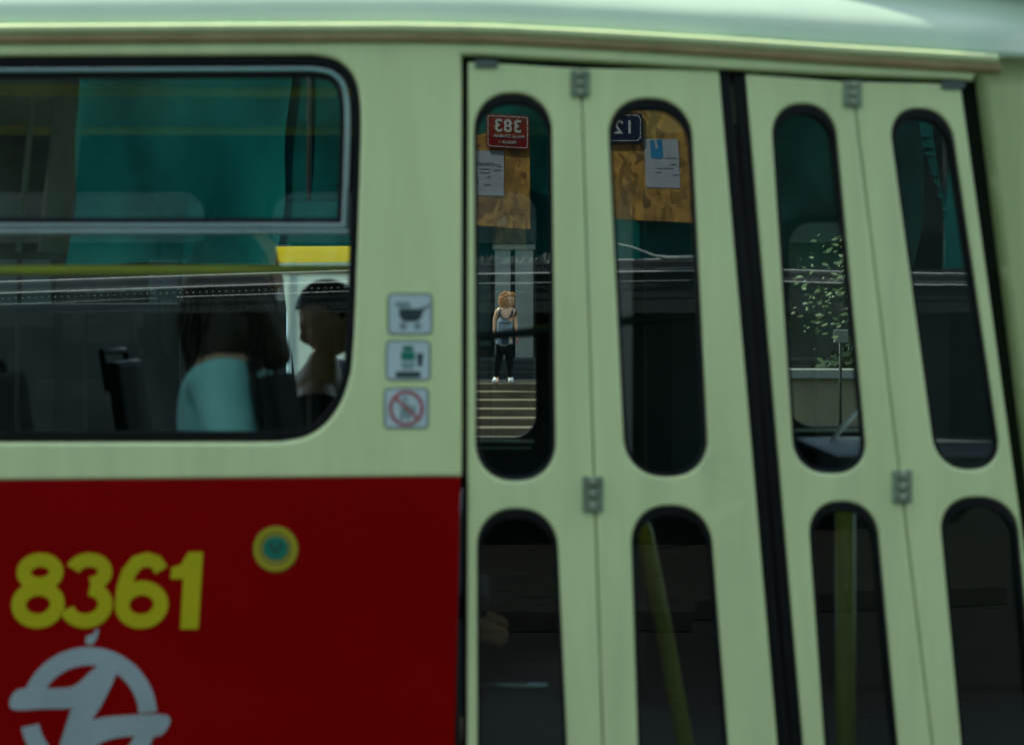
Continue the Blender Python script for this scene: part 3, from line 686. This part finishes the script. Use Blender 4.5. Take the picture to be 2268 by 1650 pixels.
bm = bmesh.new(); plate(bm, rrect(876, 932, 823, 836, 4), **kf); plate(bm, [(923, 783), (938, 783), (934, 812), (926, 812)], **kf); ink('black_mark', bm, M['ink'], s)
bm = bmesh.new(); plate(bm, [(888, 802), (919, 802), (916, 818), (891, 818)], **kf); ink('grey_mark', bm, M['grey_ink'], s)
s = sticker(900, 859, 949, 'pale sticker with a red ring prohibition pictogram')
bm = bmesh.new(); stroke(bm, ell(900, 904, 35, 36, n=36), 7, True, front=-.0024, thick=.0012); stroke(bm, [(876, 881), (925, 927)], 6, front=-.0028, thick=.0012); ink('ring_mark', bm, M['red_ink'], s)
bm = bmesh.new(); plate(bm, ell(897, 884, 6, 6), **kf); plate(bm, [(888, 893), (906, 893), (911, 910), (906, 930), (900, 930), (898, 914), (893, 930), (886, 930), (888, 908)], **kf); plate(bm, [(908, 900), (920, 898), (921, 916), (910, 914)], **kf); ink('figure_mark', bm, M['grey_ink'], s)

# --- inside of the tram
YF = 6.9
ZF = .86
BX('floor', (-4.9, 1.85, T+.08, YF, ZF-.08, ZF), M['floor'], tram)
BX('ceiling', (-4.9, 1.5, T+.2, YF-.05, 2.86, 2.9), M['inner'], tram)
def FX(x): return (x-CX)/F*YF
# far side wall with its windows: outline in metres through a flat mapping
def W(x, y): return Vector((x, YF, y))
def wr(x0, x1, z0, z1, r=.09): return [(a, b) for a, b in rrect(x0, x1, z0, z1, r, 5)]
fw = [wr(FX(598), FX(1195), 1.555, 2.47), wr(-2.28, FX(598)-.22, 1.555, 2.47), wr(-3.6, -2.46, 1.555, 2.47), wr(.98, 1.335, 1.595, 2.36, .05)]
def wplate(bm, outer, holes=(), y=YF, thick=.05):
    return plate(bm, outer, holes, surf=lambda a, b: Vector((a, y, b)), thick=thick)
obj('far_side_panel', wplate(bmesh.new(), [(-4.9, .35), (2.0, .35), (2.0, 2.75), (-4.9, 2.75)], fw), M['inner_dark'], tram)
for i, h in enumerate(fw):
    x0 = min(p[0] for p in h); x1 = max(p[0] for p in h); z0 = min(p[1] for p in h); z1 = max(p[1] for p in h)
    f = obj('far_window', wplate(bmesh.new(), wr(x0-.012, x1+.012, z0-.012, z1+.012, .09), [wr(x0+.014, x1-.014, z0+.022, z1-.014, .08)], YF-.012, .03), M['rubber'], tram)
    obj('pane', wplate(bmesh.new(), wr(x0, x1, z0, z1, .085), (), YF+.01, .004), M['farglass'], f)
    BX('sill_trim', (x0, x1-.02, YF-.03, YF-.014, z0+.002, z0+.012), M['alu'], f); 
    if i == 0: BX('sill_trim', (x0, x1-.03, YF-.03, YF-.016, z0-.02, z0-.012), M['alu'], f)
BX('rear_bulkhead', (-4.95, -4.9, T+.05, YF, .5, 2.86), M['inner'], tram)
# cab partition and console: what keeps the second pane and the lower panes dark
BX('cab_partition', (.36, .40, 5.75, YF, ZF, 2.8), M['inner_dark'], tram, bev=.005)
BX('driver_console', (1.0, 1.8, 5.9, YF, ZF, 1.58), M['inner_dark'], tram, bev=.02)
BX('sun_block_screen', (-.15, -.13, T+.1, 5.7, .45, 1.5), M['inner_dark'], tram, bev=.003)  # screen added to block the sun from the door step
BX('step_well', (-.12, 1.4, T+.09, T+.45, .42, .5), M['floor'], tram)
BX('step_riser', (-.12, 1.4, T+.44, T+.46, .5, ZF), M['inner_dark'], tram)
TB('step_nosing', [P(1030, 1518, 5.0), P(1212, 1518, 5.0)], .006, M['alu'], tram)
# front end, roughly the shape of the nose, outside the picture
bm = bmesh.new(); prof = [(1.84, 5.05), (2.05, 5.4), (2.12, 5.85), (2.05, 6.3), (1.95, 6.88)]
vs = [[bm.verts.new((x-(.12 if z > 1.7 else 0)*(z-1.7), y, z)) for x, y in prof] for z in (.35, 1.3)]
for a, b in zip(vs, vs[1:]):
    for i in range(len(prof)-1): bm.faces.new((a[i], a[i+1], b[i+1], b[i]))
bmesh.ops.solidify(bm, geom=bm.faces[:], thickness=.03); obj('nose_panel', bm, M['red'], tram)
bm = bmesh.new(); vs = [[bm.verts.new((x-.16*(z-1.3), y, z)) for x, y in prof] for z in (1.3, 2.75)]
for a, b in zip(vs, vs[1:]):
    for i in range(len(prof)-1): bm.faces.new((a[i], a[i+1], b[i+1], b[i]))
bmesh.ops.solidify(bm, geom=bm.faces[:], thickness=.006); obj('windscreen', bm, M['farglass'], tram)
# wheels
for x in (-3.2, -1.4):
    for y in (4.97, 6.42): TB('wheel', [(x, y-.04, .36), (x, y+.07, .36)], .34, M['steel'], tram, seg=28)
BX('underframe', (-4.8, 1.6, 4.9, 6.5, .3, ZF-.09), M['inner_dark'], tram)
# seats
def seat(x, y, z=ZF):
    bm = bmesh.new(); box(bm, x, x+.44, y, y+.44, z+.40, z+.46, .02)
    n0 = len(bm.verts); box(bm, x-.05, x+.0, y, y+.44, z+.42, z+1.0, .022)
    for v in list(bm.verts)[n0:]: v.co.x -= (v.co.z-z-.42)*.14
    s_ = obj('seat', bm, M['seat'], tram)
    TB('seat_leg', [(x+.2, y+.22, z), (x+.2, y+.22, z+.42)], .03, M['steel'], s_)
    bm = bmesh.new(); tube(bm, [(x-.12, y+.02, z+.9), (x-.145, y+.03, z+1.03), (x-.145, y+.41, z+1.03), (x-.12, y+.42, z+.9)], .012, 8); obj('seat_handle', bm, M['rubber'], s_)
SX = [-3.9, -3.05, -2.2, -1.22, -.5]
for x in SX:
    seat(x, 4.72)
    if x < -.6 or 1: seat(x, 6.35)
# rails: bright one at the sill of the upper half, roof rails, diagonal and upright door rails
TB('grab_rail', [P(-2000, 600, 4.62), P(-200, 600, 4.62), P(830, 598, 4.62)], .0125, M['lime'], tram, label='yellow green grab rail across the side window')
TB('roof_rail', [P(-2000, 196, 5.2), P(1240, 204, 5.2)], .016, M['lime'], tram)
TB('roof_rail', [P(-2000, 285, 6.3), P(1240, 290, 6.3)], .016, M['lime'], tram)
TB('handrail', [P(1035, 748, 5.0), P(1190, 735, 5.0), P(1330, 716, 5.0), P(1660, 690, 5.0)], .012, M['inner_dark'], tram)
TB('handrail', [P(1150, 737, 5.05), P(1330, 714, 5.05), P(1660, 688, 5.05)], .010, M['lime'], tram)
TB('handrail', [P(1405, 1120, 4.95), P(1428, 1180, 4.95), P(1476, 1420, 4.95), P(1518, 1650, 4.95), P(1560, 1900, 4.95)], .023, M['dull_yellow'], tram)
TB('handrail', [P(1872, 1100, 4.95), P(1872, 2050, 4.95)], .026, M['dull_yellow'], tram)
TB('interior_post', [P(172, 60, 5.9), P(118, 560, 5.9)], .045, M['post'], tram)
TB('interior_post', [P(86, 90, 5.7), P(40, 560, 5.7)], .008, M['post'], tram)
TB('wiper_arm', [P(1908, 902, 6.6), P(1862, 952, 6.6), P(1802, 1024, 6.6)], [.006, .009, .004], M['post'], tram)
# ceiling lamp housings
for x in (-3.4, -1.6, .2): BX('lamp_housing', (x-.5, x+.5, 5.6, 5.8, 2.82, 2.86), M['post'], tram, bev=.01)

# ================================================================ PEOPLE
def hand(verts, edges, rad, wi, d, side, s=1.0, curl=.3):
    """five short chains for fingers and thumb from wrist index wi; d = direction of the forearm"""
    w_ = Vector(verts[wi]); d = Vector(d).normalized(); sd_ = Vector(side).normalized(); n = d.cross(sd_)
    pi = len(verts); verts.append(w_+d*.045*s); edges.append((wi, pi)); rad.append((.026*s, .015*s))
    for k, L in enumerate((.062, .072, .067, .052)):
        b = w_+d*.082*s+sd_*((k-1.5)*.019*s); i0 = len(verts)
        verts += [b, b+d*L*.55*s+n*.01*s*curl, b+d*L*s+n*.03*s*curl]; rad += [.009*s, .008*s, .0065*s]; edges += [(pi, i0), (i0, i0+1), (i0+1, i0+2)]
    i0 = len(verts); verts += [w_+d*.04*s-sd_*.036*s, w_+d*.075*s-sd_*.052*s]; rad += [.011*s, .008*s]; edges += [(pi, i0), (i0, i0+1)]
def head_bm(c, face, s=1.0, upv=(0, 0, 1)):
    """a head with brow, nose, lips, ears and eye sockets, looking along face"""
    bm = bmesh.new(); bmesh.ops.create_uvsphere(bm, u_segments=72, v_segments=54, radius=1)
    for v in bm.verts:
        x, y, z = v.co   # y forward, z up
        X, Y, Z = x*.074, y*.096, z*.115
        if z < 0: X *= 1-.32*(-z)**1.2; Y *= 1-.1*(-z)
        if z < -.2 and y > 0: Y += .012*(-z)
        if y > .7: 
            Y -= .010*(y-.7)/.3
            nose = math.exp(-((X/.012)**2)-(((Z+.012)/.028)**2)); Y += .026*nose
            for ex in (-.031, .031): Y -= .012*math.exp(-(((X-ex)/.014)**2)-((Z-.012)/.012)**2)
            Y += .007*math.exp(-((X/.026)**2)-((Z+.056)/.008)**2); Y += .006*math.exp(-((Z-.032)/.012)**2-((X/.05)**2))
        v.co = Vector((X, Y, Z))*s
    for sx in (-1, 1):
        r = bmesh.ops.create_uvsphere(bm, u_segments=12, v_segments=8, radius=1)
        for v in r['verts']: v.co = Vector((sx*.078+v.co.x*.010, -.008+v.co.y*.02-v.co.x*sx*.004, -.005+v.co.z*.033))*s
    for f in bm.faces: f.smooth = True
    f = Vector(face).normalized(); u = Vector(upv); r_ = f.cross(u).normalized(); u = r_.cross(f)
    Mx = Matrix((r_, f, u)).transposed().to_4x4(); Mx.translation = Vector(c); bmesh.ops.transform(bm, matrix=Mx, verts=bm.verts[:]); return bm
def join(a, b):
    me = bpy.data.meshes.new('j'); b.to_mesh(me); a.from_mesh(me); b.free(); bpy.data.meshes.remove(me)
    for f in a.faces: f.smooth = True
    return a
# ---- woman on the steps
D = 34.68; S = F/D
def Q(x, y, dd=0.0): return P(x, y, D)+Vector((0, dd, 0))
wm = empty('person', Q(1115, 849), label='curly haired woman in grey tank top and black leggings on the top step', cat='person')
v = [Q(1118, 762), Q(1117.5, 735, -.02), Q(1119, 705, -.02), Q(1122, 686, 0), Q(1125, 678, -.01),          # 0 pelvis 1 waist 2 chest 3 neck base 4 neck
     Q(1103, 688, .0), Q(1097, 708, .03), Q(1095, 738, .0),                                               # 5 shoulder 6 elbow 7 wrist (image left)
     Q(1137, 689, .0), Q(1141, 713, .03), Q(1144, 744, -.02),                                             # 8 9 10
     Q(1109, 768, 0), Q(1103, 801, -.03), Q(1099.5, 838, .02), Q(1102, 846.5, -.12),                      # 11 hip 12 knee 13 ankle 14 toe
     Q(1126, 768, 0), Q(1129, 802, -.02), Q(1130, 838, .04), Q(1131, 846.5, -.12)]
e = [(0, 1), (1, 2), (2, 3), (3, 4), (3, 5), (5, 6), (6, 7), (3, 8), (8, 9), (9, 10), (0, 11), (11, 12), (12, 13), (13, 14), (0, 15), (15, 16), (16, 17), (17, 18)]
r = [(.15, .105), (.12, .09), (.14, .1), (.075, .06), .047, .062, .046, .032, .062, .046, .032, .095, .06, .038, .03, .095, .06, .038, .03]
hv, he, hr = list(v), list(e), list(r)
hand(hv, he, hr, 7, Q(1096, 748)-Q(1095, 738), (0, -1, 0)); hand(hv, he, hr, 10, Q(1146, 752)-Q(1144, 744), (0, -1, 0))
b_ = skinned(hv, he, hr); hc = Q(1128, 665, -.03)
b_ = join(b_, head_bm(hc, (.75, -.62, -.22), 1.02)); obj('body', b_, M['skin'], wm)
idx = [0, 1, 2]
def sub(vs, es, rs, sub_=2): return skinned(vs, es, rs, sub_)
b_ = sub([Q(1117, 774), Q(1117.5, 758, -.01), Q(1117.5, 738, -.02), Q(1118.5, 716, -.02), Q(1120, 701, -.02)], [(0, 1), (1, 2), (2, 3), (3, 4)], [(.185, .14), (.18, .14), (.155, .12), (.165, .125), (.15, .115)])
tk = obj('tank_top', b_, M['tank'], wm)
bm = bmesh.new()
for a, b, c_ in (((1106, 702), (1105, 692), (1108, 684)), ((1133, 702), (1135, 693), (1134, 684))): tube(bm, [Q(*a, -.13), Q(*b, -.1), Q(*c_, -.03), Q(c_[0], c_[1]+4, .07)], .022, 8)
tube(bm, [Q(1108, 696, -.12), Q(1112, 703, -.14), Q(1121, 708, -.15), Q(1129, 704, -.14), Q(1133, 695, -.12)], .011, 8)
tube(bm, [Q(1104, 714, -.13), Q(1118, 716, -.145), Q(1132, 714, -.13)], .01, 8)
obj('strap', bm, M['navy'], tk)
b_ = sub([Q(1118, 765), Q(1109, 770), Q(1103, 801, -.03), Q(1099.5, 838, .02), Q(1126, 770), Q(1129, 802, -.02), Q(1130, 838, .04)], [(0, 1), (1, 2), (2, 3), (0, 4), (4, 5), (5, 6)], [(.155, .12), .105, .07, .048, .105, .07, .048])
obj('leggings', b_, M['legging'], wm)
BX('belt_bag', (Q(1110, 0).x, Q(1127, 0).x, D-.19, D-.08, Q(0, 762).z, Q(0, 746).z), M['navy'], wm, bev=.02)
for x, tx in ((1099.5, -.05), (1130.5, .02)):
    a = Q(x, 848); bm = skinned([a+Vector((0, .05, .05)), a+Vector((0, .04, .11)), a+Vector((tx*.5, -.06, .045)), a+Vector((tx, -.17, .035))], [(0, 1), (0, 2), (2, 3)], [.05, .045, .045, .038])
    for q in bm.verts: q.co.z = max(q.co.z, .843)
    obj('shoe', bm, M['shoe'], wm)
b_ = skinned([hc+Vector((-.035, .02, .05)), hc+Vector((-.06, .06, -.03)), hc+Vector((-.10, .05, -.10)), hc+Vector((.01, .02, .045))], [(0, 1), (1, 2), (0, 3)], [.105, .1, .07, .085])
rd = random.Random(11); fd = Vector((.75, -.62, -.22)).normalized()
for i in range(420):
    a = rd.uniform(0, 6.28); u = rd.uniform(-1, 1); q = Vector((math.cos(a)*math.sqrt(1-u*u), math.sin(a)*math.sqrt(1-u*u), u))
    c = hc+Vector((-.045, .03, .0))+Vector((q.x*.115, q.y*.11, q.z*.145))
    if (c-hc).dot(fd) > .035 and c.z < hc.z+.07: continue
    L = rd.uniform(.03, .07); w1 = (q*.5+Vector((rd.gauss(0, .5), rd.gauss(0, .5), -.7+rd.gauss(0, .3)))).normalized(); ph = rd.uniform(0, 6)
    if i % 7 == 0: c = hc+Vector((rd.uniform(-.02, .07), rd.uniform(-.09, .02), rd.uniform(.08, .125))); w1 = Vector((.9, -.2, rd.uniform(-.25, .3)))
    tube(b_, [c+w1*L*t+Vector((math.sin(t*8+ph), math.cos(t*8+ph), math.sin(t*5+ph)*.5))*.009 for t in (0, .25, .5, .75, 1)], [.008, .01, .009, .007, .003], 5)
obj('hair', b_, M['hair'], wm)
bm = bmesh.new(); c = Q(1146.5, 757); box(bm, c.x-.02, c.x+.02, D-.08, D-.04, c.z-.03, c.z+.035, .008)
obj('held_phone', bm, M['red_ink'], label='small red thing held in the hand of the woman on the steps', cat='handheld item')

# ---- seated passengers
def sitter(base, d, hx, hy, face, shirt, hairm, label, hairfn, scale=1.0):
    """hips sit on the seat; the head lands at plan pixel (hx,hy) at distance d"""
    hcn = P(hx, hy, d); e = empty('person', (base[0], base[1], ZF), label=label, cat='person')
    pel = Vector((base[0], base[1], ZF+.56)); nk = hcn+Vector((-.02, 0, -.17)); ch = pel.lerp(nk, .62)+Vector((-.02, 0, 0)); ws = pel.lerp(nk, .3)
    sh = nk+Vector((-.01, 0, -.07)); f = 1
    v = [pel, ws, ch, sh, nk]; e_ = [(0, 1), (1, 2), (2, 3), (3, 4)]; v[4] = nk+Vector((.01, 0, .085)); r_ = [(.15, .12), (.13, .11), (.15, .12), (.09, .07), .05]
    for sy in (-1, 1):
        i = len(v); s0 = sh+Vector((0, sy*.17, -.03)); el = s0+Vector((.06, sy*.05, -.29)); wr_ = el+Vector((.22, -sy*.06, .02))
        v += [s0, el, wr_]; r_ += [.062, .045, .03]; e_ += [(3, i), (i, i+1), (i+1, i+2)]; hand(v, e_, r_, i+2, wr_-el, (0, -sy, 0))
        i = len(v); hp = pel+Vector((.08, sy*.1, -.01)); kn = pel+Vector((.45, sy*.11, .0)); an = kn+Vector((.05, 0, -.42)); to = an+Vector((.15, 0, -.06))
        v += [hp, kn, an, to]; r_ += [.09, .062, .042, .035]; e_ += [(0, i), (i, i+1), (i+1, i+2), (i+2, i+3)]
    b = join(skinned(v, e_, r_), head_bm(hcn, face, scale)); obj('body', b, M['skin'], e)
    tv = [pel+Vector((0, 0, -.02)), ws, ch, sh+Vector((0, 0, .035))]; te = [(0, 1), (1, 2), (2, 3)]; tr = [(.17, .14), (.15, .13), (.18, .14), (.125, .11)]
    for sy in (-1, 1):
        i = len(tv); s0 = sh+Vector((0, sy*.17, -.03)); el = s0+Vector((.06, sy*.05, -.29)); wr_ = el+Vector((.22, -sy*.06, .02)); tv += [s0, el, wr_]; tr += [.086, .068, .048]; te += [(3, i), (i, i+1), (i+1, i+2)]
    obj('jacket' if shirt == 'jacket' else 'shirt', skinned(tv, te, tr), M[shirt], e)
    lv = [pel+Vector((0, 0, -.01))]; le = []; lr = [(.17, .13)]
    for sy in (-1, 1):
        i = len(lv); hp = pel+Vector((.08, sy*.1, -.01)); kn = pel+Vector((.45, sy*.11, .0)); an = kn+Vector((.05, 0, -.42)); lv += [hp, kn, an]; lr += [.1, .072, .055]; le += [(0, i), (i, i+1), (i+1, i+2)]
    obj('trousers', skinned(lv, le, lr), M['legging'], e)
    obj('hair', hairfn(hcn), M[hairm], e)
    if shirt == 'jacket': TB('collar', [nk+Vector((.055*math.cos(t*.7), .055*math.sin(t*.7), -.03+.01*math.cos(t*.7))) for t in range(10)], .018, M['collar'], e)
    return e, sh
def long_hair(c):
    b = skinned([c+Vector((-.02, 0, .06)), c+Vector((-.07, 0, .0)), c+Vector((-.09, 0, -.12)), c+Vector((-.11, 0, -.24)), c+Vector((.02, 0, .08)), c+Vector((-.01, -.07, -.02)), c+Vector((-.02, -.095, -.16)), c+Vector((-.05, -.10, -.27)), c+Vector((.05, -.06, -.12)), c+Vector((.10, -.04, -.26))], [(0, 1), (1, 2), (2, 3), (0, 4), (0, 5), (5, 6), (6, 7), (5, 8), (8, 9)], [.098, .1, .085, .05, .07, .065, .07, .04, .06, .045])
    rd = random.Random(5)
    for i in range(260):
        a = rd.uniform(1.2, 5.6); s = c+Vector((math.cos(a)*.1-.02, math.sin(a)*.1, rd.uniform(-.04, .08))); dx = rd.uniform(-.03, .03); L = rd.uniform(.2, .32)
        tube(b, [s, s+Vector((dx, rd.uniform(-.02, .0), -L*.35)), s+Vector((dx*1.6, rd.uniform(-.03, .0), -L*.7)), s+Vector((dx*1.3, rd.uniform(-.03, .02), -L))], [.005, .006, .005, .0015], 5)
    return b
def short_hair(c, face=Vector((-.86, -.22, -.46)).normalized()):
    b = bmesh.new(); bmesh.ops.create_uvsphere(b, u_segments=72, v_segments=52, radius=1)
    dl = [q for q in b.verts if q.co.z < -.45+1.0*max(0, min(1, (q.co.x+.45)/.8))+.04*math.sin(q.co.x*40)]
    rt = face.cross(Vector((0, 0, 1))).normalized(); up_ = rt.cross(face)
    for q in b.verts: q.co = c+face*(q.co.x*.108-.012)+rt*(q.co.y*.082)+up_*(q.co.z*.122+.01)
    bmesh.ops.delete(b, geom=dl, context='VERTS'); bmesh.ops.solidify(b, geom=b.faces[:], thickness=.006)
    for f in b.faces: f.smooth = True
    return b
sitter((px(500, 4.98), 4.98), 4.98, 540, 600, (.9, .35, -.2), 'shirt', 'hair_dark', 'seated passenger with long dark hair and pale teal shirt by the side window', long_hair)
_, sh = sitter((px(715, 6.5)-.02, 6.45), 6.3, 727, 712, (-.86, -.22, -.46), 'jacket', 'hair_black', 'seated passenger with short dark hair and black jacket by the far window', short_hair)
